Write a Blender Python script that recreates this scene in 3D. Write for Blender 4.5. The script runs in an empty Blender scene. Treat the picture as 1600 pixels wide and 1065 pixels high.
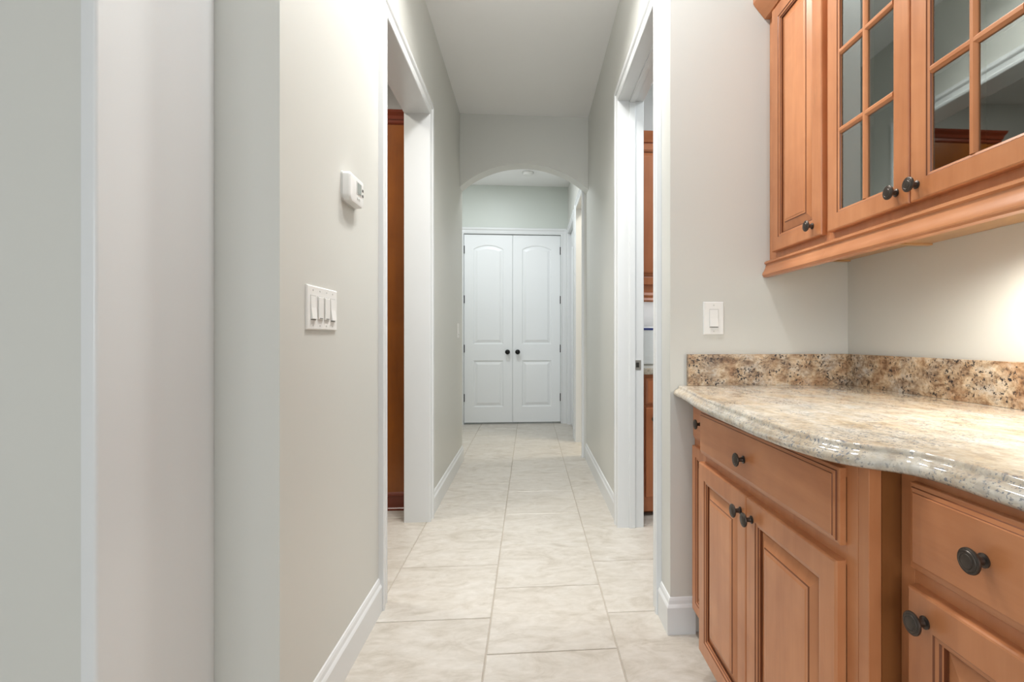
import bpy, bmesh, math, random
from mathutils import Vector, Matrix
random.seed(7)
S = bpy.context.scene
COL = S.collection
PI = math.pi

# ------------------------------------------------------------------ camera
FPX = 786.0
cam_d = bpy.data.cameras.new('camera'); cam = bpy.data.objects.new('camera', cam_d); COL.objects.link(cam)
cam_d.sensor_fit = 'HORIZONTAL'; cam_d.sensor_width = 36.0
cam_d.lens = FPX / 1600 * 36.0
YAW = math.radians(4.5)
cam.location = (0, 0, 1.087); cam.rotation_euler = (PI/2, 0, -YAW)
cam_d.shift_x = -((827 + FPX*math.tan(YAW)) - 800) / 1600
cam_d.shift_y = -(532.5 - 529.0) / 1600
cam_d.clip_start = 0.02
S.camera = cam

# ------------------------------------------------------------------ world, lights, exposure
w = bpy.data.worlds.new('world'); S.world = w; w.use_nodes = True
w.node_tree.nodes['Background'].inputs[0].default_value = (0.80, 0.90, 1.0, 1)
w.node_tree.nodes['Background'].inputs[1].default_value = 1.0
S.view_settings.view_transform = 'Standard'; S.view_settings.look = 'None'
S.view_settings.gamma = 1.0; S.view_settings.exposure = 0.38; S.view_settings.use_curve_mapping = False

def lamp(name, loc, size, power, color=(1, 1, 1), rot=(0, 0, 0), shape='DISK', sy=None, spread=None):
    l = bpy.data.lights.new(name, 'AREA'); l.shape = shape; l.size = size
    if sy: l.size_y = sy
    l.energy = power; l.color = color
    if spread: l.spread = spread
    o = bpy.data.objects.new(name, l); COL.objects.link(o); o.location = loc; o.rotation_euler = rot
    return o
CH = 3.04
pl = bpy.data.lights.new('hall_ceiling_fill', 'POINT'); pl.energy = 4; pl.color = (1.0, .975, .92); pl.shadow_soft_size = .09  # unseen point light added to brighten the hall ceiling
plo = bpy.data.objects.new('hall_ceiling_fill', pl); COL.objects.link(plo); plo.location = (-.04, 2.08, 2.82)
lamp('hall_downlight', (-0.04, 2.08, CH-.012), .16, 13, (1.0, .98, .94), spread=math.radians(140))
lamp('hall_bounce_fill', (-0.04, 2.60, CH-.012), .16, 5, (1.0, .98, .94), spread=math.radians(95))  # extra unseen lamp, added so floor bounce lifts the ceiling
pv = bpy.data.lights.new('vestibule_ceiling_fill', 'POINT'); pv.energy = 5; pv.color = (.92, .97, 1.0); pv.shadow_soft_size = .10  # added out of sight to brighten the vestibule ceiling
pvo = bpy.data.objects.new('vestibule_ceiling_fill', pv); COL.objects.link(pvo); pvo.location = (-1.10, 5.15, 2.55)
lamp('vestibule_cool_fill', (-.45, 5.2, CH-.012), .30, 17, (.92, .97, 1.0))  # unseen lamp added for the cool daylight tone past the arch
lamp('alcove_fill', (.12, 1.30, CH-.012), .18, 17, (.97, .985, 1.0))  # unseen, added above the alcove to light jamb, hall wall and stub wall
lamp('rear_room_fill', (-.9, -2.4, CH-.012), .30, 14, (.97, .985, 1.0))  # added fill in the unseen room behind the camera
lamp('rear_daylight_fill', (-.9, -4.25, 1.55), 2.6, 48, (.93, .97, 1.0), (-PI/2, 0, PI), 'RECTANGLE', 2.2)  # unseen area light added as daylight fill from the rear
lamp('left_room_downlight', (-1.6, 2.5, CH-.012), .30, 17, (1.0, .95, .86))
lamp('right_room_daylight_fill', (1.5, 2.5, CH-.012), .40, 15, (.90, .96, 1.0))  # unseen lamp added in place of cool daylight in the right room
lamp('side_room_downlight', (1.3, 4.75, CH-.012), .40, 26, (1.0, .91, .76))

# ------------------------------------------------------------------ materials
def mat(name, col, rough=.5, metal=0.0, spec=.5, coat=0.0, coat_rough=.1):
    m = bpy.data.materials.new(name); m.use_nodes = True
    b = m.node_tree.nodes['Principled BSDF']
    b.inputs['Base Color'].default_value = (*col, 1); b.inputs['Roughness'].default_value = rough
    b.inputs['Metallic'].default_value = metal; b.inputs['Specular IOR Level'].default_value = spec
    b.inputs['Coat Weight'].default_value = coat; b.inputs['Coat Roughness'].default_value = coat_rough
    return m
def nd(m, t, **kw):
    n = m.node_tree.nodes.new(t)
    for k, v in kw.items(): setattr(n, k, v)
    return n
def lk(m, a, b): m.node_tree.links.new(a, b)
def bsdf(m): return m.node_tree.nodes['Principled BSDF']
def ramp(m, fac, stops):
    r = nd(m, 'ShaderNodeValToRGB'); els = r.color_ramp.elements
    while len(els) < len(stops): els.new(.5)
    for e, (p, c) in zip(els, stops): e.position = p; e.color = (*c, 1)
    lk(m, fac, r.inputs[0]); return r.outputs[0]
def coords(m, scale=(1, 1, 1), rnd=True):
    tc = nd(m, 'ShaderNodeTexCoord'); mp = nd(m, 'ShaderNodeMapping'); mp.inputs['Scale'].default_value = scale
    src = tc.outputs['Object']
    if rnd:
        oi = nd(m, 'ShaderNodeObjectInfo'); mul = nd(m, 'ShaderNodeVectorMath', operation='SCALE'); add = nd(m, 'ShaderNodeVectorMath', operation='ADD')
        cmb = nd(m, 'ShaderNodeCombineXYZ')
        for i in range(3): lk(m, oi.outputs['Random'], cmb.inputs[i])
        lk(m, cmb.outputs[0], mul.inputs[0]); mul.inputs['Scale'].default_value = 37.0
        lk(m, src, add.inputs[0]); lk(m, mul.outputs[0], add.inputs[1]); src = add.outputs[0]
    lk(m, src, mp.inputs['Vector']); return mp.outputs[0]
def noise(m, vec, scale, detail=4, rough=.55, dist=0.0):
    n = nd(m, 'ShaderNodeTexNoise'); lk(m, vec, n.inputs['Vector'])
    n.inputs['Scale'].default_value = scale; n.inputs['Detail'].default_value = detail
    n.inputs['Roughness'].default_value = rough; n.inputs['Distortion'].default_value = dist
    return n.outputs['Fac']
def mix(m, fac, a, b, blend='MIX'):
    x = nd(m, 'ShaderNodeMix', data_type='RGBA', blend_type=blend)
    for s, v in ((0, fac), (6, a), (7, b)):
        if isinstance(v, (int, float)): x.inputs[s].default_value = v
        elif isinstance(v, tuple): x.inputs[s].default_value = (*v, 1)
        else: lk(m, v, x.inputs[s])
    return x.outputs[2]
def bump(m, h, strength=.1, dist=.002):
    b = nd(m, 'ShaderNodeBump'); b.inputs['Strength'].default_value = strength; b.inputs['Distance'].default_value = dist
    lk(m, h, b.inputs['Height']); lk(m, b.outputs[0], bsdf(m).inputs['Normal'])

def paint(name, col, rough, amp=.012, bs=.06):
    m = mat(name, col, rough)
    v = coords(m, rnd=False)
    n = noise(m, v, 1.3, 2)
    c = ramp(m, n, [(.3, tuple(x*(1-amp) for x in col)), (.7, tuple(min(1, x*(1+amp)) for x in col))])
    lk(m, c, bsdf(m).inputs['Base Color'])
    bump(m, noise(m, v, 160, 3), bs, .001)
    return m
M = {}
M['wall'] = paint('wall_paint', (.61, .61, .572), .40)
M['wall_end'] = paint('wall_paint_sage', (.55, .585, .545), .45)
M['wall_cream'] = paint('wall_paint_cream', (.78, .72, .60), .5)
M['wall_white'] = paint('wall_paint_white', (.74, .75, .74), .5)
M['ceiling'] = paint('ceiling_paint', (.88, .877, .87), .7)
M['trim'] = paint('trim_paint', (.70, .715, .72), .26, .006, .02)
M['door'] = paint('door_paint', (.78, .80, .81), .30, .006, .02)
M['plastic'] = paint('white_plastic', (.80, .80, .78), .32, .004, .0)
M['plastic_shade'] = paint('grey_white_plastic', (.62, .62, .60), .4, .004, .0)
M['slot'] = mat('dark_slot', (.10, .10, .095), .6)
M['screen'] = mat('lcd_screen', (.30, .33, .31), .2)
M['bronze'] = mat('oil_rubbed_bronze', (.085, .072, .062), .38, .85)
M['black'] = mat('black_metal', (.012, .012, .012), .35, .6)
M['steel'] = mat('brushed_nickel', (.42, .40, .37), .35, .9)
M['dark'] = mat('dark_gap', (.02, .017, .014), .8)
M['grout'] = paint('grout', (.44, .395, .335), .85, .08, .2)
M['blue'] = mat('blue_print', (.03, .05, .22), .4)
M['appliance'] = mat('white_enamel', (.86, .89, .90), .2)

def wood(name, c_lo, c_mid, c_hi, axis=2, rough=.29, streak=True):
    m = mat(name, c_mid, rough)
    sc = [1, 1, 1]; sc[axis] = .09
    v = coords(m, tuple(sc))
    g = noise(m, v, 26, 5, .6, .4)
    v2 = coords(m, (1, 1, 1) if axis == 2 else (1, 1, 1))
    cl = ramp(m, noise(m, v2, 5.0, 3, .55, .5), [(.32, (0, 0, 0)), (.68, (1, 1, 1))])
    c1 = ramp(m, g, [(.25, c_lo), (.5, c_mid), (.8, c_hi)])
    c2 = mix(m, cl, c_lo, c_hi)
    c = mix(m, .45, c1, c2)
    if streak:
        sc3 = [1, 1, 1]; sc3[axis] = .16
        st = noise(m, coords(m, tuple(sc3)), 9, 4, .55, .6)
        f = ramp(m, st, [(.66, (0, 0, 0)), (.80, (.55, .55, .55))])
        c = mix(m, f, c, tuple(x*.45 for x in c_lo))
    lk(m, c, bsdf(m).inputs['Base Color'])
    bump(m, g, .05, .001)
    return m
WA = ((.41, .146, .054), (.545, .215, .086), (.64, .282, .128))
M['wood'] = wood('cinnamon_maple', *WA, axis=2)
M['wood_h'] = wood('cinnamon_maple_horizontal', *WA, axis=0)
M['glaze'] = wood('dark_glaze_wood', (.15, .045, .018), (.20, .062, .024), (.24, .08, .03), axis=2, streak=False)
M['veneer_shaded'] = wood('brown_shaded_veneer', (.18, .066, .018), (.23, .085, .024), (.27, .10, .032), axis=2, streak=False)  # side veneer, with part of the return's shade put into its colour
M['wood_in'] = wood('cabinet_interior_maple', (.46, .25, .10), (.54, .31, .14), (.60, .36, .18), axis=0, streak=False)
M['wood_tall'] = wood('amber_stained_wood', (.19, .048, .002), (.25, .066, .003), (.30, .085, .006), axis=2, streak=False)
M['wood_far'] = wood('reddish_cherry_wood', (.38, .12, .045), (.46, .155, .06), (.52, .19, .08), axis=2, streak=False)
M['crown_tall'] = wood('dark_red_moulding_wood', (.13, .018, .004), (.16, .024, .006), (.20, .032, .008), axis=0, streak=False)

def make_tile():
    m = mat('porcelain_tile', (.6, .55, .48), .34)
    v = coords(m, (1, 1.9, 1))
    a = noise(m, v, 5.0, 7, .66, 1.4); b = noise(m, v, 18, 5, .6, .5)
    c1 = ramp(m, a, [(.32, (.36, .315, .255)), (.44, (.48, .435, .375)), (.52, (.54, .50, .445)), (.60, (.56, .525, .475)), (.70, (.64, .61, .565))])
    c2 = ramp(m, b, [(.3, (.42, .38, .32)), (.7, (.60, .56, .505))])
    lk(m, mix(m, .45, c1, c2), bsdf(m).inputs['Base Color'])
    bump(m, b, .05, .002)
    return m
M['tile'] = make_tile()

def granite(name, stretch, stops, tint, spk_col, spk_lo, spk_hi, clus_lo, spec, rough, spk_scale=120):
    m = mat(name, (.6, .5, .4), rough, 0, spec)
    v = coords(m, stretch, rnd=False); vi = coords(m, rnd=False)
    big = noise(m, v, 6.5, 3, .55, .4); mid = noise(m, v, 24, 9, .74, .25); cl = noise(m, v, 13, 3, .6, .3)
    fine = noise(m, vi, spk_scale, 3, .6, 0)
    c = ramp(m, mid, stops)
    c = mix(m, 1.0, c, ramp(m, big, tint), 'MULTIPLY')
    # soft grey crystals
    vo = nd(m, 'ShaderNodeTexVoronoi'); lk(m, vi, vo.inputs['Vector']); vo.inputs['Scale'].default_value = 95
    cr = ramp(m, vo.outputs['Color'], [(.0, (.72, .70, .70)), (.5, (1, 1, 1)), (1, (1.15, 1.12, 1.08))])
    c = mix(m, .8, c, cr, 'MULTIPLY')
    spk = ramp(m, fine, [(spk_lo, (0, 0, 0)), (spk_hi, (1, 1, 1))])
    clus = ramp(m, cl, [(clus_lo, (.0, .0, .0)), (clus_lo+.14, (1, 1, 1))])
    f = mix(m, 1.0, spk, clus, 'MULTIPLY')
    c = mix(m, f, c, spk_col)
    lk(m, c, bsdf(m).inputs['Base Color'])
    return m
M['granite'] = granite('speckled_granite', (1, 1, 1.5), [(.30, (.10, .06, .04)), (.40, (.27, .18, .115)), (.48, (.44, .33, .225)), (.56, (.58, .48, .36)), (.68, (.66, .62, .55))],
    [(.36, (.80, .66, .56)), (.48, (1, .95, .88)), (.62, (.80, .82, .88))], (.03, .027, .03), .545, .60, .40, .5, .10, 130)
M['granite_top'] = granite('polished_granite_slab', (1, .5, 1), [(.30, (.34, .27, .19)), (.42, (.47, .40, .31)), (.54, (.56, .51, .43)), (.70, (.63, .61, .57))],
    [(.36, (1, .92, .80)), (.48, (1, .97, .92)), (.62, (.93, .97, 1.02))], (.17, .18, .20), .55, .62, .44, 1.0, .04, 190)
bsdf(M['granite_top']).inputs['IOR'].default_value = 1.75


def make_glass():
    m = bpy.data.materials.new('cabinet_glass'); m.use_nodes = True
    nt = m.node_tree; nt.nodes.clear()
    out = nt.nodes.new('ShaderNodeOutputMaterial'); mx = nt.nodes.new('ShaderNodeMixShader')
    tr = nt.nodes.new('ShaderNodeBsdfTransparent'); tr.inputs[0].default_value = (.72, .78, .77, 1)
    gl = nt.nodes.new('ShaderNodeBsdfGlossy'); gl.inputs['Roughness'].default_value = .02; gl.inputs[0].default_value = (.93, 1.0, .98, 1)
    lw = nt.nodes.new('ShaderNodeFresnel'); lw.inputs[0].default_value = 3.9
    nt.links.new(lw.outputs[0], mx.inputs[0]); nt.links.new(tr.outputs[0], mx.inputs[1]); nt.links.new(gl.outputs[0], mx.inputs[2])
    nt.links.new(mx.outputs[0], out.inputs[0])
    return m
M['glass'] = make_glass()
def emis(name, col, s):
    m = mat(name, col); bsdf(m).inputs['Emission Color'].default_value = (*col, 1); bsdf(m).inputs['Emission Strength'].default_value = s
    return m
M['bulb'] = emis('lit_lens', (1, .93, .80), 14)

# ------------------------------------------------------------------ mesh helpers
class MB:
    def __init__(s): s.v = []; s.f = []; s.g = []   # g: face ranges in the second material
    def add(s, pts, faces):
        o = len(s.v); s.v += [tuple(p) for p in pts]; s.f += [tuple(i+o for i in f) for f in faces]; return s
    def box(s, x0, x1, y0, y1, z0, z1):
        return s.add([(x0,y0,z0),(x1,y0,z0),(x1,y1,z0),(x0,y1,z0),(x0,y0,z1),(x1,y0,z1),(x1,y1,z1),(x0,y1,z1)],
                     [(0,3,2,1),(4,5,6,7),(0,1,5,4),(1,2,6,5),(2,3,7,6),(3,0,4,7)])
    def loops(s, loops, closed=True, cap0=False, cap1=True, glaze=()):
        n = len(loops[0]); pts = [p for l in loops for p in l]; fs = []
        for i in range(len(loops)-1):
            if i in glaze: s.g.append((len(s.f)+len(fs), n))
            for j in range(n if closed else n-1):
                k = (j+1) % n
                fs.append((i*n+j, i*n+k, (i+1)*n+k, (i+1)*n+j))
        if cap0: fs.append(tuple(range(n))[::-1])
        if cap1: fs.append(tuple((len(loops)-1)*n+j for j in range(n)))
        return s.add(pts, fs)
    def prism(s, poly, axis, a, b):          # poly in the two other axes
        def P(q, t):
            return {0: (t, q[0], q[1]), 1: (q[0], t, q[1]), 2: (q[0], q[1], t)}[axis]
        return s.loops([[P(q, a) for q in poly], [P(q, b) for q in poly]], True, True, True)
    def build(s, name, m, parent=None, bevel=0, smooth=False, seg=2, loc=None, angle=35, m2=None):
        me = bpy.data.meshes.new(name); me.from_pydata(s.v, [], s.f)
        if m2:
            for (i0, k) in s.g:
                for p in range(i0, i0+k): me.polygons[p].material_index = 1
        bm = bmesh.new(); bm.from_mesh(me); bmesh.ops.remove_doubles(bm, verts=bm.verts, dist=1e-6)
        bmesh.ops.recalc_face_normals(bm, faces=bm.faces); bm.to_mesh(me); bm.free()
        me.materials.append(m)
        if m2: me.materials.append(m2)
        o = bpy.data.objects.new(name, me); COL.objects.link(o)
        if parent: o.parent = parent
        if loc: o.location = loc
        if smooth:
            for p in me.polygons: p.use_smooth = True
            me.set_sharp_from_angle(angle=math.radians(angle))
        if bevel:
            b = o.modifiers.new('bevel', 'BEVEL'); b.width = bevel; b.segments = seg; b.limit_method = 'ANGLE'; b.angle_limit = math.radians(40)
            b.harden_normals = False
        return o
def tag(o, label, cat=None, group=None, kind=None):
    o['label'] = label
    if cat: o['category'] = cat
    if group: o['group'] = group
    if kind: o['kind'] = kind
    return o
def empty(name, loc, rz=0):
    o = bpy.data.objects.new(name, None); COL.objects.link(o); o.location = loc; o.rotation_euler = (0, 0, rz); o.empty_display_size = .1; return o
def struct(o, label, cat): return tag(o, label, cat, kind='structure')
def rect(x0, x1, z0, z1, y): return [(x0, y, z0), (x1, y, z0), (x1, y, z1), (x0, y, z1)]
def lathe(prof, n=24, axis='y'):   # prof: (radius, distance out) ; axis -y is outward
    L = []
    for r, d in prof:
        L.append([(r*math.cos(2*PI*k/n), -d, r*math.sin(2*PI*k/n)) for k in range(n)])
    return MB().loops(L, True, False, True)

# ------------------------------------------------------------------ setting: floor with tiles
XL, XR = -.60, .52            # hall wall faces
YST, XRW = 1.825, 1.209       # alcove stub wall face, alcove right wall face
fl = MB().box(-4.2, 4.2, -4.6, 8.0, -.10, -.0035).build('floor', M['grout'])
struct(fl, 'large beige stone-look tile floor of the hallway', 'floor')
TS = .4575; G = .0045
tm = MB()
a, b_ = G/2, TS-G/2
tm.loops([[(a,a,-.02),(b_,a,-.02),(b_,b_,-.02),(a,b_,-.02)],
          [(a,a,-.002),(b_,a,-.002),(b_,b_,-.002),(a,b_,-.002)],
          [(a+.0018,a+.0018,0),(b_-.0018,a+.0018,0),(b_-.0018,b_-.0018,0),(a+.0018,b_-.0018,0)]], True, False, True)
t0 = tm.build('floor_tile', M['tile'], fl); first = True
for ci in range(-4, 5):
    x = -.1485 + ci*TS
    off = 1.75 if ci % 2 == 0 else 1.98
    for ri in range(-6, 14):
        y = off + ri*.4615
        if y > 7.2: continue
        # tiles only where there is open floor to be seen
        if y < -1: continue
        if first: o = t0; first = False
        else:
            o = t0.copy(); COL.objects.link(o)
        o.location = (x, y, 0); o.scale = (1, .4615/TS, 1)

# ceilings / walls
def wall(name, boxes, label, m='wall', bevel=0):
    mb = MB()
    for b in boxes: mb.box(*b)
    return struct(mb.build(name, M[m], None, bevel), label, 'wall')
cl = MB().box(-4.2, 4.2, -4.6, 8.0, CH, CH+.1).build('ceiling', M['ceiling']); struct(cl, 'plain off-white flat ceiling over the hallway', 'ceiling')

DLy0, DLy1, DLz = 2.14, 3.04, 2.42       # left doorway
DRy0, DRy1, DRz = 2.03, 2.86, 2.455      # right doorway
YA0, YA1 = 4.42, 4.57                     # arch wall
YE = 6.46                                 # end wall face
J = .018
wall('wall_left', [(-.725, XL, 1.264, DLy0-J, 0, CH), (-.725, XL, DLy1+J, YA0, 0, CH), (-.725, XL, DLy0-J, DLy1+J, DLz+J, CH)],
     'pale greige wall along the left side of the hallway with doorway')
wall('wall_left_return', [(-4.0, -.725, 1.264, 1.36, 0, CH)], 'narrow grey wall return beside the left hallway wall')
wall('wall_left_near', [(-4.0, -.758, .94, 1.2635, 0, CH)], 'grey wall nearest the camera at far left')
wall('wall_right', [(XR, .645, YST+.12, DRy0-J, 0, CH), (XR, .645, DRy1+J, YA0, 0, CH), (XR, .645, DRy0-J, DRy1+J, DRz+J, CH)],
     'pale greige wall along the right side of the hallway with doorway')
wall('wall_alcove_end', [(XR, XRW+.12, YST, YST+.12, 0, CH)], 'light grey wall with single switch facing the camera above granite counter')
wall('wall_alcove_right', [(XRW, XRW+.12, -4.5, YST, 0, CH)], 'light wall behind the granite counter and upper cabinets')
wall('wall_front_room_left', [(-4.1, -4.0, -4.5, .94, 0, CH)], 'left wall of the room behind the camera', 'wall_white')
# rear wall with a wide window opening
wall('wall_rear', [(-4.0, -2.3, -4.5, -4.4, 0, CH), (.5, XRW, -4.5, -4.4, 0, CH), (-2.3, .5, -4.5, -4.4, 0, .4), (-2.3, .5, -4.5, -4.4, 2.7, CH)],
     'rear wall behind the camera with a wide window', 'wall_white')
# side rooms
wall('wall_left_room', [(-3.6, -.725, 3.90, 4.02, 0, CH), (-3.6, -3.5, 1.36, 3.90, 0, CH)], 'white wall of the room through the left doorway', 'wall_white')
wall('wall_right_room', [(.645, 3.4, 3.66, 3.78, 0, CH), (3.3, 3.4, 1.945, 3.66, 0, CH), (XRW+.12, 3.3, 1.86, 1.945, 0, CH)], 'white wall of the room through the right doorway', 'wall_white')
# arch header
R_A = .83; cxa = -.04; ztop = 2.62; zc = ztop - R_A
mb = MB(); N = 40; loop_f = []; 
xs = [XL + (XR-XL)*i/N for i in range(N+1)]
low = [(x, zc + math.sqrt(R_A*R_A-(x-cxa)**2)) for x in xs]
poly = low + [(XR, CH), (XL, CH)]
for i in range(N):
    (xa, za), (xb, zb) = low[i], low[i+1]
    mb.add([(xa,YA0,za),(xb,YA0,zb),(xb,YA0,CH),(xa,YA0,CH)], [(0,1,2,3)])
    mb.add([(xa,YA1,za),(xb,YA1,zb),(xb,YA1,CH),(xa,YA1,CH)], [(3,2,1,0)])
    mb.add([(xa,YA0,za),(xb,YA0,zb),(xb,YA1,zb),(xa,YA1,za)], [(3,2,1,0)])
mb.box(XL-.125, XL, YA0, YA1, 0, CH); mb.box(XR, XR+.125, YA0, YA1, 0, CH)
struct(mb.build('wall_arch', M['wall'], None, 0, True), 'greige header wall with segmental arched opening across the hallway', 'wall')
# vestibule
VY0, VY1, VZ = 4.66, 5.27, 2.45
BY0, BY1, BZ = 5.55, 6.36, 2.42
wall('wall_vestibule_right', [(.50, .62, YA1, VY0-J, 0, CH), (.50, .62, VY1+J, BY0-J, 0, CH), (.50, .62, BY1+J, YE, 0, CH), (.50, .62, VY0-J, VY1+J, VZ+J, CH), (.50, .62, BY0-J, BY1+J, BZ+J, CH)],
     'pale wall beyond the arch on the right with two white cased doorways')
wall('wall_vestibule_left', [(-1.62, -1.5, YA1, YE, 0, CH), (-1.62, -.725, YA0, YA1, 0, CH)], 'pale wall left of the closet doors beyond the arch')
CX0, CX1, CZ = -.828, .404, 2.418
wall('wall_end', [(-1.62, CX0-J, YE, YE+.12, 0, CH), (CX1+J, .62, YE, YE+.12, 0, CH), (CX0-J, CX1+J, YE, YE+.12, CZ+J, CH), (-1.62, .62, YE+.75, YE+.85, 0, CH)],
     'sage grey end wall above the white double closet doors', 'wall_end')
wall('wall_side_room', [(.62, 2.6, 5.55, 5.65, 0, CH), (2.5, 2.6, 3.78, 5.55, 0, CH)], 'cream wall of the room off the vestibule', 'wall_cream')

# ------------------------------------------------------------------ trims: casing + jamb
CP = [(0, 0), (0, .011), (.003, .014), (.014, .0165), (.022, .013), (.046, .014), (.054, .020), (.060, .0225), (.076, .0225), (.080, .019), (.080, 0)]
def cased(name, label, axis, face, s, a0, a1, zt, depth, jm=True, stop=True, both=False):
    """axis 'x': wall face is the plane x=face with outward normal s; opening along y from a0..a1. axis 'y': plane y=face, opening along x."""
    root = empty(name, (face if axis == 'x' else (a0+a1)/2, (a0+a1)/2 if axis == 'x' else face, 0))
    def W(p, o_, z):     # along opening, out of the wall, height
        return (face + s*o_, p, z) if axis == 'x' else (p, face + s*o_, z)
    ox, oy, _ = root.location
    def rel(p): return (p[0]-ox, p[1]-oy, p[2])
    def casing(off, sg):
        L = []
        for wd, th in CP:
            L.append([rel(W(a0-wd, off+sg*th, 0)), rel(W(a0-wd, off+sg*th, zt+wd)), rel(W(a1+wd, off+sg*th, zt+wd)), rel(W(a1+wd, off+sg*th, 0))])
        m_ = MB().loops(L, False, False, False)
        for k in (0, 3):
            m_.add([l[k] for l in L], [tuple(range(len(L)))])
        return m_
    casing(0, 1).build('casing', M['trim'], root)
    if both: casing(-depth, -1).build('casing', M['trim'], root)
    if jm:
        jb = MB()
        def bx(p0, p1, o0, o1, z0, z1):
            q0, q1 = rel(W(p0, o0, z0)), rel(W(p1, o1, z1))
            jb.box(min(q0[0], q1[0]), max(q0[0], q1[0]), min(q0[1], q1[1]), max(q0[1], q1[1]), z0, z1)
        bx(a0-J, a0, 0, -depth, 0, zt); bx(a1, a1+J, 0, -depth, 0, zt); bx(a0-J, a1+J, 0, -depth, zt, zt+J)
        jb.build('jamb', M['trim'], root)
        if stop:
            jb = MB(); m0, m1 = -depth*.42, -depth*.42-.035
            bx(a0, a0+.011, m0, m1, 0, zt-.011); bx(a1-.011, a1, m0, m1, 0, zt-.011); bx(a0, a1, m0, m1, zt-.011, zt)
            jb.build('door_stop', M['trim'], root, .002)
    return struct(root, label, 'door frame')
cased('trim_1', 'white casing and jamb around the doorway left of the hall', 'x', XL, 1, DLy0, DLy1, DLz, .125, True, False, True)
tr2 = cased('trim_2', 'white casing and jamb with metal strike plate around the right doorway', 'x', XR, -1, DRy0, DRy1, DRz, .125, True, True, True)
cased('trim_3', 'white casing around the doorway just past the arch', 'x', .50, -1, VY0, VY1, VZ, .12, True, False)
cased('trim_4', 'white casing around the farther doorway past the arch', 'x', .50, -1, BY0, BY1, BZ, .12, True, False)
cased('trim_5', 'white casing framing the double closet doors', 'y', YE, -1, CX0, CX1, CZ, .12, True, False)
# strike plate on the far jamb of the right doorway
sp = MB(); sp.box(-.02, .02, -.0025, 0, -.028, .028)
ox, oy = tr2.location.x, tr2.location.y
so = sp.build('strike_plate', M['steel'], tr2, .001, loc=(.622-ox, DRy1-oy, .936)); so['label'] = 'dark metal strike plate'
MB().box(-.009, .009, -.0032, -.0024, -.014, .014).build('strike_hole', M['dark'], so)

# semi-gloss jamb board on the near-left opening
tb = MB(); r = .006; pts = []
poly = [(-.758, 1.2635), (-.75, 1.2635)]
for k in range(7):
    a_ = k/6*PI/2; poly.append((-.75 - r + r*math.cos(a_), .94 + r - r*math.sin(a_)-.004))
poly.append((-.775, .936)); poly.append((-.775, .9395)); poly.append((-.758, .9395))
tb.prism(poly, 2, 0, CH)
struct(tb.build('trim_6', M['trim'], None, 0, True, angle=50), 'tall glossy white jamb panel at the near left opening', 'trim')

# baseboards
BP = [(0, 0), (.0145, 0), (.0145, .098), (.012, .104), (.0085, .110), (.0065, .122), (.0035, .130), (0, .133)]
def base(name, p0, p1, label, s=1, m0=0, m1=0):
    """baseboard along the wall from p0 to p1; s=+1 grows to the left of the direction; m0, m1 = mitre at ends (+1 outside corner)."""
    d = Vector((p1[0]-p0[0], p1[1]-p0[1])); d.normalize(); n = Vector((-d.y, d.x))*s
    L = []
    for t, z in BP:
        pa = Vector(p0) + n*t - d*t*m0; pb = Vector(p1) + n*t + d*t*m1
        L.append(((pa.x, pa.y, z), (pb.x, pb.y, z)))
    mb_ = MB(); k = len(L)
    mb_.loops([[l[0] for l in L], [l[1] for l in L]], True, True, True)
    return struct(mb_.build(name, M['trim']), label, 'baseboard')
base('baseboard_left', (XL, 1.264), (XL, DLy0-.08), 'white baseboard on the left wall before the doorway', -1)
base('baseboard_left_far', (XL, DLy1+.08), (XL, YA1), 'white baseboard on the left wall between doorway and arch', -1)
base('baseboard_right', (XR, DRy1+.08), (XR, YA1), 'white baseboard on the right wall between doorway and arch', 1)
base('baseboard_right_corner', (XR, YST), (XR, DRy0-.08), 'short white baseboard beside the right doorway casing', 1, 1, 0)
base('baseboard_alcove', (.612, YST), (XR, YST), 'white baseboard under the switch wall beside the cabinets', 1, 0, 1)
base('baseboard_vestibule', (.50, VY1+.08), (.50, BY0-.08), 'short baseboard between the two doorways past the arch', 1)
base('baseboard_left_return', (-.75, 1.264), (XL, 1.264), 'baseboard on the wall return at near left', -1)

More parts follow.
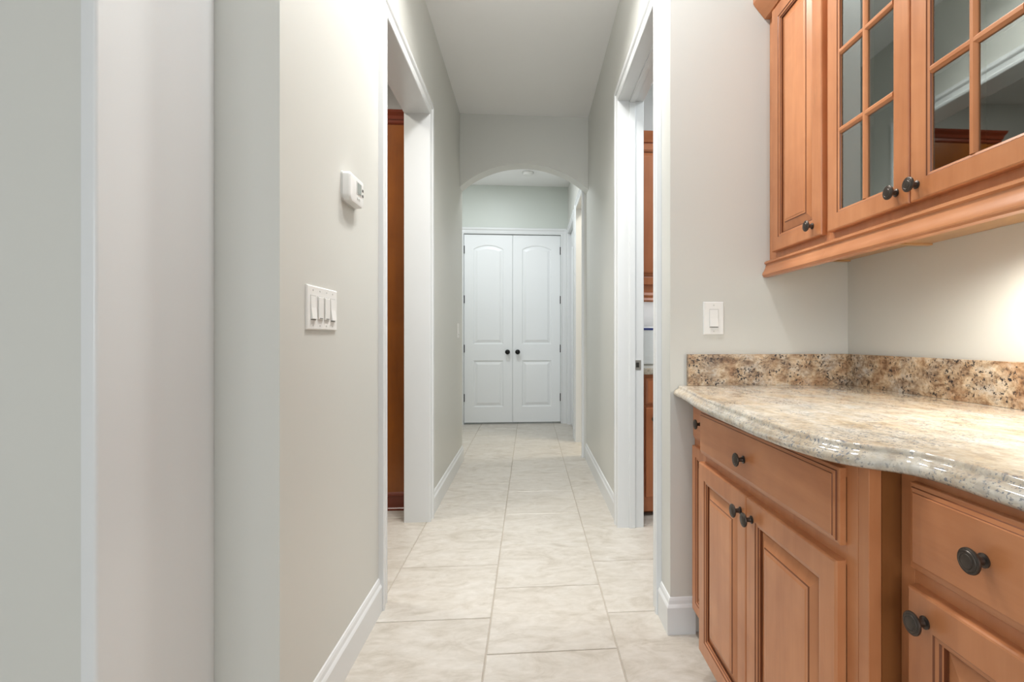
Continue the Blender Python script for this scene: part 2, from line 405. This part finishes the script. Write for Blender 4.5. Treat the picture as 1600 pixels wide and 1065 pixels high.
# ------------------------------------------------------------------ closet double doors and far right door
def panel_door(name, W_, H_, label, handed, loc, rz=0, knob=True, hinges=True):
    root = empty(name, loc, rz)
    T = .035; st = .115*W_/.61; zb0, zb1, zu0, zu1 = .195, .790, .995, H_-.180
    mb = MB()
    NA = 16
    def out_lo(ins):   # rectangular lower panel loop at inset
        return [(st+ins, zb0+ins), (W_-st-ins, zb0+ins), (W_-st-ins, zb1-ins), (st+ins, zb1-ins)]
    rise = .052; half = (W_-2*st)/2; Ra = (half*half+rise*rise)/(2*rise); zcen = zu1+rise-Ra
    def out_up(ins):
        p = [(st+ins, zu0+ins), (W_-st-ins, zu0+ins)]
        h = half-ins; r_ = Ra-ins
        for k in range(NA+1):
            x = h - 2*h*k/NA
            p.append((W_/2+x, zcen+math.sqrt(max(r_*r_-x*x, 0))))
        return p
    prof = [(0, 0), (.006, .0015), (.010, .008), (.022, .0085), (.030, .0075), (.052, .0015), (.056, .001)]
    for fn in (out_lo, out_up):
        mb.loops([[(x, -T+d, z) for x, z in fn(i)] for i, d in prof], True, False, True)
    q = lambda x0, x1, z0, z1: mb.add(rect(x0, x1, z0, z1, -T), [(0, 1, 2, 3)])
    q(0, st, 0, H_); q(W_-st, W_, 0, H_); q(st, W_-st, 0, zb0); q(st, W_-st, zb1, zu0)
    up = out_up(0)[2:]
    for k in range(NA):
        (xa, za), (xb, zb_) = up[k], up[k+1]
        mb.add([(xa, -T, za), (xb, -T, zb_), (xb, -T, H_), (xa, -T, H_)], [(0, 1, 2, 3)])
    mb.add([(0,-T,0),(W_,-T,0),(W_,-T,H_),(0,-T,H_),(0,0,0),(W_,0,0),(W_,0,H_),(0,0,H_)], [(4,5,6,7),(0,1,5,4),(1,2,6,5),(2,3,7,6),(3,0,4,7)])
    mb.build('door_slab', M['door'], root)
    if knob:
        kx = W_-.062 if handed == 'L' else .062
        k = lathe([(.030, 0), (.030, .004), (.026, .007), (.010, .008), (.009, .022), (.016, .026), (.027, .034), (.031, .046), (.028, .056), (.018, .062), (.0, .064)]).build('door_knob', M['black'], root, 0, True, loc=(kx, -T, .897))
        k['label'] = 'round black door knob'
    if hinges:
        hx = -.004 if handed == 'L' else W_+.004
        for z in (.315, .94, 1.565, 2.195):
            h = MB(); n = 10
            h.loops([[(hx+.011*math.cos(2*PI*i/n), -T-.004+.011*math.sin(2*PI*i/n), zz) for i in range(n)] for zz in (z-.05, z+.05)], True, True, True)
            h.build('hinge', M['black'], root)
    return struct(root, label, 'door')
wd = (CX1-CX0-.008)/2 - .002
panel_door('door_1', wd, 2.39, 'left white two-panel closet door with arched upper panel and black knob', 'L', (CX0+.004, YE+.045, .022))
panel_door('door_2', wd, 2.39, 'right white two-panel closet door with arched upper panel and black knob', 'R', (CX0+.004+wd+.004, YE+.045, .022))
panel_door('door_3', BY1-BY0-.006, 2.40, 'white door in the side wall beyond the arch', 'L', (.56, BY1-.003, .012), -PI/2, False, False)

# ------------------------------------------------------------------ wall devices
def plate_switch(name, gangs, loc, rz, label, w_each=.046, w0=.072, rocker_kinds=None, h=.122):
    root = empty(name, loc, rz)
    W_ = w0 + (gangs-1)*w_each
    L = [rect(-W_/2, W_/2, -h/2, h/2, 0), rect(-W_/2, W_/2, -h/2, h/2, -.003), rect(-W_/2+.003, W_/2-.003, -h/2+.003, h/2-.003, -.0058)]
    MB().loops(L, True, True, True).build('cover_plate', M['plastic'], root)
    for g in range(gangs):
        cx = (g-(gangs-1)/2)*w_each
        k = rocker_kinds[g] if rocker_kinds else 'rocker'
        # recessed opening rim
        MB().loops([rect(cx-.0175, cx+.0175, -.0345, .0345, -.0057), rect(cx-.0175, cx+.0175, -.0345, .0345, -.0068), rect(cx-.0165, cx+.0165, -.0335, .0335, -.0068)], True, False, True).build('switch_frame', M['plastic_shade'], root)
        if k == 'rocker':
            MB().prism([(-.0065, -.032), (-.0120, -.031), (-.0078, 0), (-.0070, .031), (-.0065, .032)], 0, cx-.0155, cx+.0155).build('rocker', M['plastic'], root, .0006)
            MB().box(cx-.0155, cx+.0155, -.0075, -.0066, -.0342, -.0322).build('rocker_gap', M['slot'], root)
        else:
            MB().prism([(-.0065, -.032), (-.0095, -.031), (-.0100, .031), (-.0065, .032)], 0, cx-.0155, cx+.0155).build('dimmer_paddle', M['plastic'], root, .0006)
            MB().box(cx-.010, cx+.010, -.0104, -.0094, -.029, -.0275).build('dimmer_slot', M['slot'], root)
        for sz in (-1, 1):
            lathe([(.0028, 0), (.0028, .001), (.0015, .0016), (0, .0016)], 10).build('screw', M['plastic_shade'], root, loc=(cx, -.0056, sz*.0485))
    return tag(root, label, 'light switch')
plate_switch('light_switch', 4, (XL, 1.507, 1.173), PI/2, 'white four-gang light switch plate on the left wall under the thermostat', rocker_kinds=['rocker', 'dimmer', 'dimmer', 'rocker'])
plate_switch('light_switch', 1, (.683, YST, 1.163), 0, 'single white rocker light switch on the wall above the granite backsplash', w0=.078)
plate_switch('light_switch', 1, (XL, 4.30, 1.155), PI/2, 'small white switch plate at the far end of the left hall wall')

th = empty('thermostat', (XL, 1.725, 1.578), PI/2)
def rrect(x0, x1, z0, z1, r_, y, n=6, rb=None):
    rb = rb or r_; p = []
    for (cx, cz, a0, rr) in ((x0+rb, z0+rb, PI, rb), (x1-rb, z0+rb, 1.5*PI, rb), (x1-r_, z1-r_, 0, r_), (x0+r_, z1-r_, .5*PI, r_)):
        for k in range(n+1):
            a_ = a0 + k/n*PI/2; p.append((cx+rr*math.cos(a_), y, cz+rr*math.sin(a_)))
    return p
tw, thh = .066, .047
MB().loops([rrect(-tw-.002, tw+.002, -thh-.002, thh+.002, .012, 0, rb=.022), rrect(-tw-.002, tw+.002, -thh-.002, thh+.002, .012, -.006, rb=.022)], True, True, True).build('wall_plate', M['plastic_shade'], th)
MB().loops([rrect(-tw, tw, -thh, thh, .012, -.006, rb=.022), rrect(-tw, tw, -thh, thh, .012, -.024, rb=.022), rrect(-tw+.003, tw-.003, -thh+.003, thh-.003, .010, -.029, rb=.020), rrect(-tw+.010, tw-.010, -thh+.010, thh-.010, .008, -.031, rb=.014)], True, True, True).build('body', M['plastic'], th, 0, True, angle=30)
b0 = MB().box(-.012, .034, -.0325, -.0305, -.012, .031).build('screen_bezel', M['plastic_shade'], th, .001)
MB().box(-.008, .030, -.0332, -.0324, -.008, .027).build('screen', M['screen'], b0)
for (bx_, bz_) in ((.047, .014), (.047, -.004)): MB().box(bx_-.005, bx_+.005, -.0330, -.0305, bz_-.004, bz_+.004).build('button', M['slot'], th, .0008)
for (bx_, bz_) in ((-.002, -.025), (.016, -.025)): MB().box(bx_-.005, bx_+.005, -.0330, -.0305, bz_-.003, bz_+.003).build('button', M['plastic_shade'], th, .0008)
tag(th, 'small white thermostat with grey screen on the left hall wall', 'thermostat')

sd = empty('smoke_detector', (-.015, 5.92, CH))
d1 = MB().loops([[(r_*math.cos(2*PI*k/28), r_*math.sin(2*PI*k/28), z) for k in range(28)] for r_, z in ((.068, 0), (.068, -.010))], True, True, True).build('mounting_ring', M['plastic_shade'], sd, 0, True)
MB().loops([[(r_*math.cos(2*PI*k/28), r_*math.sin(2*PI*k/28), z) for k in range(28)] for r_, z in ((.060, -.010), (.060, -.026), (.052, -.034), (.02, -.037))], True, True, True).build('cover', M['plastic'], sd, 0, True)
tag(sd, 'round white smoke detector on the ceiling beyond the arch', 'smoke detector')

# ------------------------------------------------------------------ cabinetry (local: x along the front, far to near; front faces -y; z up)
KNOB = lathe([(.0095, 0), (.0095, .002), (.0062, .004), (.0052, .010), (.0058, .015), (.0105, .017), (.0162, .0185), (.0172, .0205), (.0168, .0225), (.0150, .0238), (.0138, .0236), (.0130, .0246), (.0105, .0252), (.0095, .0247), (.0085, .0256), (.004, .0262), (0, .0263)], 28)
KNOB_ME = None
def knob(parent, x, y, z, sc=1.0):
    global KNOB_ME
    if KNOB_ME is None:
        o = KNOB.build('knob', M['bronze'], parent, 0, True, angle=28); KNOB_ME = o.data
    else:
        o = bpy.data.objects.new('knob', KNOB_ME); COL.objects.link(o); o.parent = parent
    o.location = (x, y, z); o.scale = (sc,)*3
    return o
def drawer(root, x0, x1, z0, z1, yf, m='wood_h', knobs=None, t=.020):
    prof = [(0, t), (0, .009), (.0012, .008), (.006, .0072), (.0068, .0040), (.0125, .0026), (.0132, .0008), (.015, 0)]
    w_, h_ = x1-x0, z1-z0
    o = MB().loops([rect(i, w_-i, i, h_-i, d) for i, d in prof], True, True, True, glaze=(3, 5)).build('drawer_front', M[m], root, loc=(x0, yf, z0), m2=M['glaze'])
    for (kx, kz) in (knobs or [(w_/2, h_/2)]): knob(o, kx, 0, kz)
    return o
def raised_door(root, x0, x1, z0, z1, yf, knob_at=None, st=.052, m='wood', t=.020, name='door', field=.034):
    w_, h_ = x1-x0, z1-z0
    fr = [(0, t), (0, .004), (.0015, .0012), (.004, 0), (st-.012, 0), (st-.010, .0022), (st-.004, .0034), (st-.002, .0065), (st, .0075), (st, .013)]
    o = MB().loops([rect(i, w_-i, i, h_-i, d) for i, d in fr], True, False, False, glaze=(4, 6, 8)).build(name, M[m], root, loc=(x0, yf, z0), m2=M['glaze'])
    pn = [(st, .0125), (st+.004, .0125), (st+.006, .0115), (st+field-.010, .0045), (st+field-.008, .0022), (st+field-.003, .0016), (st+field, .0005)]
    MB().loops([rect(i, w_-i, i, h_-i, d) for i, d in pn], True, False, True, glaze=(0, 3)).build('raised_panel', M[m], o, m2=M['glaze'])
    # back of the leaf
    if knob_at: knob(o, knob_at[0], 0, knob_at[1])
    return o
def face_frame(root, xs, zs, W_, z0, z1, y0, t=.02, st=.03, extra_rails=(), m='wood', name='face_frame'):
    """outer stiles / rails as one frame around openings"""
    mb_ = MB()
    mb_.box(0, xs[0], y0, y0+t, z0, z1); mb_.box(W_-xs[1], W_, y0, y0+t, z0, z1)
    mb_.box(xs[0], W_-xs[1], y0, y0+t, z0, z0+zs[0]); mb_.box(xs[0], W_-xs[1], y0, y0+t, z1-zs[1], z1)
    for (a_, b2) in extra_rails: mb_.box(xs[0], W_-xs[1], y0, y0+t, a_, b2)
    return mb_.build(name, M[m], root, .0012)
CT = .8735        # top of base cabinets
def base_body(root, W_, depth, z0=.10, extra=None, m='wood'):
    mb_ = MB(); t = .016
    mb_.box(0, t, .02, depth, z0, CT); mb_.box(W_-t, W_, .02, depth, z0, CT)
    mb_.box(t, W_-t, .02, depth, z0, z0+t); mb_.box(t, W_-t, depth-t, depth, z0+t, CT); mb_.box(t, W_-t, .02, depth-t, CT-t, CT)
    mb_.build('carcass', M[m], root)
    MB().box(0, W_, .075, .090, 0, z0).build('toe_kick', M['wood_h'], root)

FB, FN = .556, .612      # face frame front planes (x): bump-out and set-back
# narrow base cabinet by the stub wall
YB0, YB1 = 1.575, .784   # bump-out unit from far to near
r1 = empty('base_cabinet', (FN, YST-.001, 0), -PI/2); W1 = YST-.001-YB0-.0005
base_body(r1, W1, XRW-FN-.001)
face_frame(r1, (.035, .03), (.03, .03), W1, .10, CT, 0, extra_rails=((.695, .73),))
drawer(r1, .028, W1-.022, .725, .858, -.020)
raised_door(r1, .028, W1-.022, .105, .700, -.020, (.2, .56), st=.048, field=.028)
tag(r1, 'narrow cinnamon maple base cabinet set back beside the switch wall', 'cabinet')
# bump-out base cabinet
r2 = empty('base_cabinet', (FB, YB0, 0), -PI/2); W2 = YB0-YB1
base_body(r2, W2-.005, XRW-FB-.001)
mbf = MB()
ch = .028
mbf.box(0, .03, 0, .02, .10, CT); mbf.box(W2-.03-ch, W2-ch, 0, .02, .10, CT); mbf.box(.03, W2-.03-ch, 0, .02, .10, .13); mbf.box(.03, W2-.03-ch, 0, .02, CT-.03, CT); mbf.box(.03, W2-.03-ch, 0, .02, .69, .73)
mbf.box(W2/2-.03, W2/2+.0, 0, .02, .13, .69)
mbf.build('face_frame', M['wood'], r2, .0012)
MB().prism([(W2-ch+.0008, 0), (W2-.001, 0), (W2-.001, .022), (W2-ch+.0008, .022)], 2, .10, CT).build('corner_post', M['wood'], r2, .001)
MB().box(W2-.004, W2, .022, .10, .10, CT).build('side_panel', M['veneer_shaded'], r2)
dx0, dx1 = .014, W2-.060
drawer(r2, dx0, dx1, .724, .860, -.020, knobs=[((dx1-dx0)*.47, .060)])
mid = dx0 + (dx1-dx0)*.488
raised_door(r2, dx0, mid-.0015, .102, .697, -.020, (mid-.0015-dx0-.030, .548), st=.060, field=.040)
raised_door(r2, mid+.0015, dx1, .102, .697, -.020, (.032, .548), st=.060, field=.040)
tag(r2, 'protruding cinnamon maple base cabinet with wide drawer above two doors', 'cabinet')
# near set-back base cabinet
r3 = empty('base_cabinet', (FN-.001, YB1-.0005, 0), -PI/2); W3 = .48
base_body(r3, W3, XRW-FN)
face_frame(r3, (.03, .03), (.03, .03), W3, .10, CT, 0, extra_rails=((.690, .735),))
drawer(r3, .034, W3-.022, .728, .862, -.020, knobs=[(.138, .070)])
raised_door(r3, .038, W3-.022, .105, .702, -.020, (.036, .557), st=.062, field=.042)
tag(r3, 'set-back base cabinet at lower right with large bronze knobs', 'cabinet')

# ------------------------------------------------------------------ countertop
ctrl = [(1.8245, .556), (1.72, .549), (1.60, .537), (1.45, .518), (1.33, .511), (1.19, .507), (1.05, .504), (.96, .506), (.90, .513), (.845, .525), (.81, .540), (.783, .562), (.758, .588), (.73, .606), (.69, .614), (.64, .616), (.5, .616), (.285, .616)]
def catmull(P, n=8):
    o = []
    for i in range(len(P)-1):
        p0 = P[max(i-1, 0)]; p1 = P[i]; p2 = P[i+1]; p3 = P[min(i+2, len(P)-1)]
        for k in range(n):
            t = k/n
            o.append(tuple(.5*(2*p1[j] + (p2[j]-p0[j])*t + (2*p0[j]-5*p1[j]+4*p2[j]-p3[j])*t*t + (3*p1[j]-p0[j]-3*p2[j]+p3[j])*t**3) for j in (0, 1)))
    o.append(P[-1]); return o
path = [Vector((x, y)) for y, x in catmull(ctrl)]
PR = [(0, .9140), (.003, .9132), (.0055, .9112), (.0068, .9085), (.0072, .9050), (.0082, .9022), (.0115, .8998), (.0165, .8968), (.0210, .8920), (.0240, .8860), (.0245, .8800), (.0215, .8740), (.0150, .8705), (.006, .8700)]
PR = [(o_, .914-(.914-z)*.875) for o_, z in PR]
loops = []
for i, p in enumerate(path):
    d = (path[min(i+1, len(path)-1)] - path[max(i-1, 0)]).normalized()
    n = Vector((d.y, -d.x))     # towards the hall
    if n.x > 0: n = -n
    if i == 0: n = Vector((-1, 0))
    loops.append([(XRW-.0005, p.y, .9140)] + [(p.x+n.x*o_, min(p.y+n.y*o_, 1.8245), z) for o_, z in PR] + [(XRW-.0005, p.y, .8755)])
mbc = MB().loops(loops, True, True, True)
ct = mbc.build('countertop', M['granite_top'], None, 0, True, angle=50)
tag(ct, 'polished cream granite countertop with curved ogee front edge', 'countertop')
b1 = MB().box(.581, XRW-.0205, YST-.0205, YST-.0005, .9142, 1.030).build('backsplash', M['granite'], None, .001)
tag(b1, 'short speckled granite backsplash under the single switch', 'backsplash')
b2 = MB().box(XRW-.0205, XRW-.0005, .285, YST-.0005, .9142, 1.030).build('backsplash', M['granite'], None, .001)
tag(b2, 'long speckled granite backsplash on the wall under the glass-door cabinet', 'backsplash')

# ------------------------------------------------------------------ upper cabinets
FU = .900; UZ0 = 1.378; YU = 1.440; YUE = .760; DU = XRW-FU-.001
RAILP = [(0, 1.3785), (-.012, 1.3785), (-.020, 1.374), (-.021, 1.368), (-.015, 1.364), (-.017, 1.352), (-.023, 1.340), (-.028, 1.332), (-.029, 1.325), (-.025, 1.322), (-.025, 1.317), (-.006, 1.316), (-.004, 1.330), (.010, 1.345), (.010, 1.3785)]
def light_rail(root, x0, x1):
    p = [(y, z) for y, z in RAILP]
    MB().prism(p, 0, x0, x1).build('light_rail', M['wood_h'], root, 0, True, angle=25)
# narrow upper
u1 = empty('upper_cabinet', (FU, YST-.001, 0), -PI/2); WU1 = YST-.001-YU-.0005; UT1 = 2.30
mb = MB(); mb.box(0, .016, .02, DU, UZ0, UT1); mb.box(WU1-.016, WU1, .02, DU, UZ0, UT1); mb.box(.016, WU1-.016, .02, DU, UZ0+.006, UZ0+.024); mb.box(.016, WU1-.016, .02, DU, UT1-.016, UT1); mb.box(.016, WU1-.016, DU-.01, DU, UZ0+.024, UT1-.016)
mb.build('carcass', M['wood_in'], u1)
face_frame(u1, (.055, .03), (.04, .04), WU1, UZ0, UT1, 0)
raised_door(u1, .054, .054+.312, 1.402, 2.278, -.020, (.312-.047, .036), st=.058, field=.040)
light_rail(u1, 0, WU1)
# crown moulding of the narrow cabinet
CRP = [(0, 2.285), (-.020, 2.285), (-.024, 2.290), (-.060, 2.332), (-.064, 2.340), (-.064, 2.362), (0, 2.362)]
MB().prism(CRP, 0, 0, WU1).build('crown_moulding', M['wood_h'], u1, 0, True, angle=25)
tag(u1, 'narrow maple upper cabinet with raised panel door beside the wall', 'cabinet')
# glass upper
u2 = empty('upper_cabinet', (FU, YU, 0), -PI/2); WU2 = YU-YUE; UT2 = 2.46
mb = MB(); mb.box(0, .016, .02, DU, UZ0, UT2); mb.box(WU2-.016, WU2, .02, DU, UZ0, UT2); mb.box(.016, WU2-.016, .02, DU, UZ0-.004, UZ0+.014); mb.box(.016, WU2-.016, .02, DU, UT2-.016, UT2); mb.box(.016, WU2-.016, DU-.01, DU, UZ0+.014, UT2-.016)
mb.build('carcass', M['wood_in'], u2)
face_frame(u2, (.022, .022), (.04, .04), WU2, UZ0, UT2, 0)
for z in (1.72, 2.07): MB().box(.017, WU2-.017, .045, DU-.011, z, z+.018).build('shelf', M['wood_in'], u2)
def glass_door(root, x0, x1, z0, z1, yf, kx):
    w_, h_ = x1-x0, z1-z0; st = .056; t = .020
    fr = [(0, t), (0, .004), (.0015, .0012), (.004, 0), (st-.009, 0), (st-.007, .002), (st-.002, .004), (st, .0075), (st, t), (0, t)]
    o = MB().loops([rect(i, w_-i, i, h_-i, d) for i, d in fr], True, False, False, glaze=(4, 6)).build('glass_door', M['wood'], root, loc=(x0, yf, z0), m2=M['glaze'])
    nx, nz = 2, 4; mw = .019
    gw, gh = w_-2*st, h_-2*st
    mpf = [(-mw/2, .014), (-mw/2, .0065), (-mw/2+.003, .0035), (-mw/2+.006, .0015), (mw/2-.006, .0015), (mw/2-.003, .0035), (mw/2, .0065), (mw/2, .014)]
    xm = w_/2
    MB().prism([(xm+a_, d) for a_, d in mpf], 2, st-.001, h_-st+.001).build('muntin', M['wood'], o)
    for k in range(1, nz):
        zz = st + gh*k/nz
        for (xa, xb) in ((st-.001, xm-.004), (xm+.004, w_-st+.001)):
            L = [[(xx, d, zz+a_) for a_, d in mpf] for xx in (xa, xb)]
            MB().loops(L, True, True, True).build('muntin', M['wood_h'], o)
    for i in range(nx):
        for k in range(nz):
            xa = st if i == 0 else xm; xb = xm if i == 0 else w_-st
            MB().box(xa+.0005, xb-.0005, .0095, .0125, st+gh*k/nz+.0005, st+gh*(k+1)/nz-.0005).build('pane', M['glass'], o)
    knob(o, kx, 0, .036)
    return o
gx0 = .013; gw_ = .322
glass_door(u2, gx0, gx0+gw_, 1.402, 2.412, -.020, gw_-.040)
glass_door(u2, gx0+gw_+.004, gx0+2*gw_+.004, 1.402, 2.412, -.020, .020)
light_rail(u2, 0, WU2)
MB().prism([(y, z+.16) for y, z in CRP], 0, -.04, WU2).build('crown_moulding', M['wood_h'], u2, 0, True, angle=25)
# trim strips under the cabinet bottom
MB().box(0, .02, .03, DU, UZ0-.010, UZ0+.0).build('bottom_strip', M['wood_in'], u2, .001)
tag(u2, 'tall maple upper cabinet with two divided glass doors and bronze knobs', 'cabinet')
# puck light
pk = empty('puck_light', (1.00, .95, UZ0-.004))
MB().loops([[(r_*math.cos(2*PI*k/24), r_*math.sin(2*PI*k/24), z) for k in range(24)] for r_, z in ((.034, 0), (.034, -.012), (.026, -.014))], True, True, True).build('housing', M['steel'], pk, 0, True)
MB().loops([[(r_*math.cos(2*PI*k/24), r_*math.sin(2*PI*k/24), z) for k in range(24)] for r_, z in ((.025, -.0142), (.022, -.0155), (.01, -.0165))], True, True, True).build('lens', M['bulb'], pk, 0, True)
tag(pk, 'small round lit puck light under the glass-door upper cabinet', 'light')
l = bpy.data.lights.new('puck_light_beam', 'SPOT'); l.energy = 17.0; l.color = (1, .94, .84); l.spot_size = math.radians(165); l.spot_blend = .6; l.shadow_soft_size = .02
lo = bpy.data.objects.new('puck_light_beam', l); COL.objects.link(lo); lo.location = (1.00, .95, UZ0-.026); lo.rotation_euler = (0, 0, 0)

# ------------------------------------------------------------------ seen through the left doorway: tall cabinet
tc = empty('tall_cabinet', (-1.50, 3.27, 0)); TW = .74
mb = MB(); mb.box(0, TW, .0, .62, .05, 2.455); mb.build('side_panel', M['wood_tall'], tc, .002)
MB().loops([[(0-o_, -o_, z), (TW+.0, -o_, z), (TW+.0, .62, z), (-o_, .62, z)] for o_, z in ((.012, 0), (.012, .012), (.006, .018), (.006, .088), (.010, .092), (.010, .104), (.004, .112), (0, .114))], True, True, True).build('base_moulding', M['crown_tall'], tc)
MB().loops([[(0-o_, -o_, z), (TW+.0, -o_, z), (TW+.0, .62, z), (-o_, .62, z)] for o_, z in ((.002, 2.445), (.008, 2.455), (.008, 2.47), (.014, 2.475), (.018, 2.495), (.030, 2.515), (.034, 2.528), (0, 2.53))], True, True, True).build('crown_moulding', M['crown_tall'], tc)
tag(tc, 'tall amber wood cabinet seen through the left doorway', 'cabinet')

# ------------------------------------------------------------------ seen through the right doorway: kitchen run
kb = empty('base_cabinet', (.650, 3.04, 0)); KW = .60
mb = MB(); mb.box(0, KW, .02, .615, .10, .868); mb.build('carcass', M['wood_far'], kb)
MB().box(0, KW, .07, .085, 0, .10).build('toe_kick', M['wood_far'], kb)
MB().box(0, KW, 0, .02, .03, .868).build('face_frame', M['wood_far'], kb, .001)
drawer(kb, .058, KW-.03, .685, .845, -.018, 'wood_far', t=.018)
raised_door(kb, .058, KW-.03, .12, .665, -.018, (.05, .48), st=.055, m='wood_far', t=.018)
tag(kb, 'reddish wood base cabinet glimpsed through the right doorway', 'cabinet')
kt = MB().box(.648, 1.9, 3.01, 3.657, .869, .908).build('countertop', M['granite_top'], None, .006)
tag(kt, 'stone countertop glimpsed through the right doorway', 'countertop')
ku = empty('upper_cabinet', (.650, 3.35, 0))
MB().box(0, .60, .02, .305, 1.40, 2.41).build('carcass', M['wood_far'], ku)
MB().box(0, .60, 0, .02, 1.40, 2.41).build('face_frame', M['wood_far'], ku, .001)
raised_door(ku, .03, .57, 1.45, 2.40, -.018, (.48, .04), st=.055, m='wood_far', t=.018)
MB().prism([(0, 1.40), (-.012, 1.398), (-.02, 1.38), (-.016, 1.362), (-.024, 1.345), (-.012, 1.335), (.012, 1.337), (.012, 1.40)], 0, 0, .60).build('light_rail', M['wood_far'], ku)
MB().prism([(0, 2.41), (-.012, 2.412), (-.018, 2.425), (-.036, 2.455), (-.046, 2.475), (0, 2.48)], 0, 0, .60).build('crown_moulding', M['wood_far'], ku)
tag(ku, 'reddish wood upper cabinet glimpsed through the right doorway', 'cabinet')
it = empty('countertop_appliance', (.80, 3.40, .908))
MB().box(-.13, .30, 0, .22, 0, .262).build('housing', M['appliance'], it, .012, seg=3)
MB().box(-.11, .28, -.002, .002, .238, .252).build('control_strip', M['blue'], it)
tag(it, 'white box-shaped appliance with blue strip on the counter behind the right doorway', 'appliance')

lamp('kitchen_backsplash_fill', (.95, 3.52, 1.385), .5, 0.5, (.92, .97, 1.0), (0, 0, 0), 'RECTANGLE', .08)  # unseen lamp added to lift the dark wall below the kitchen cabinet
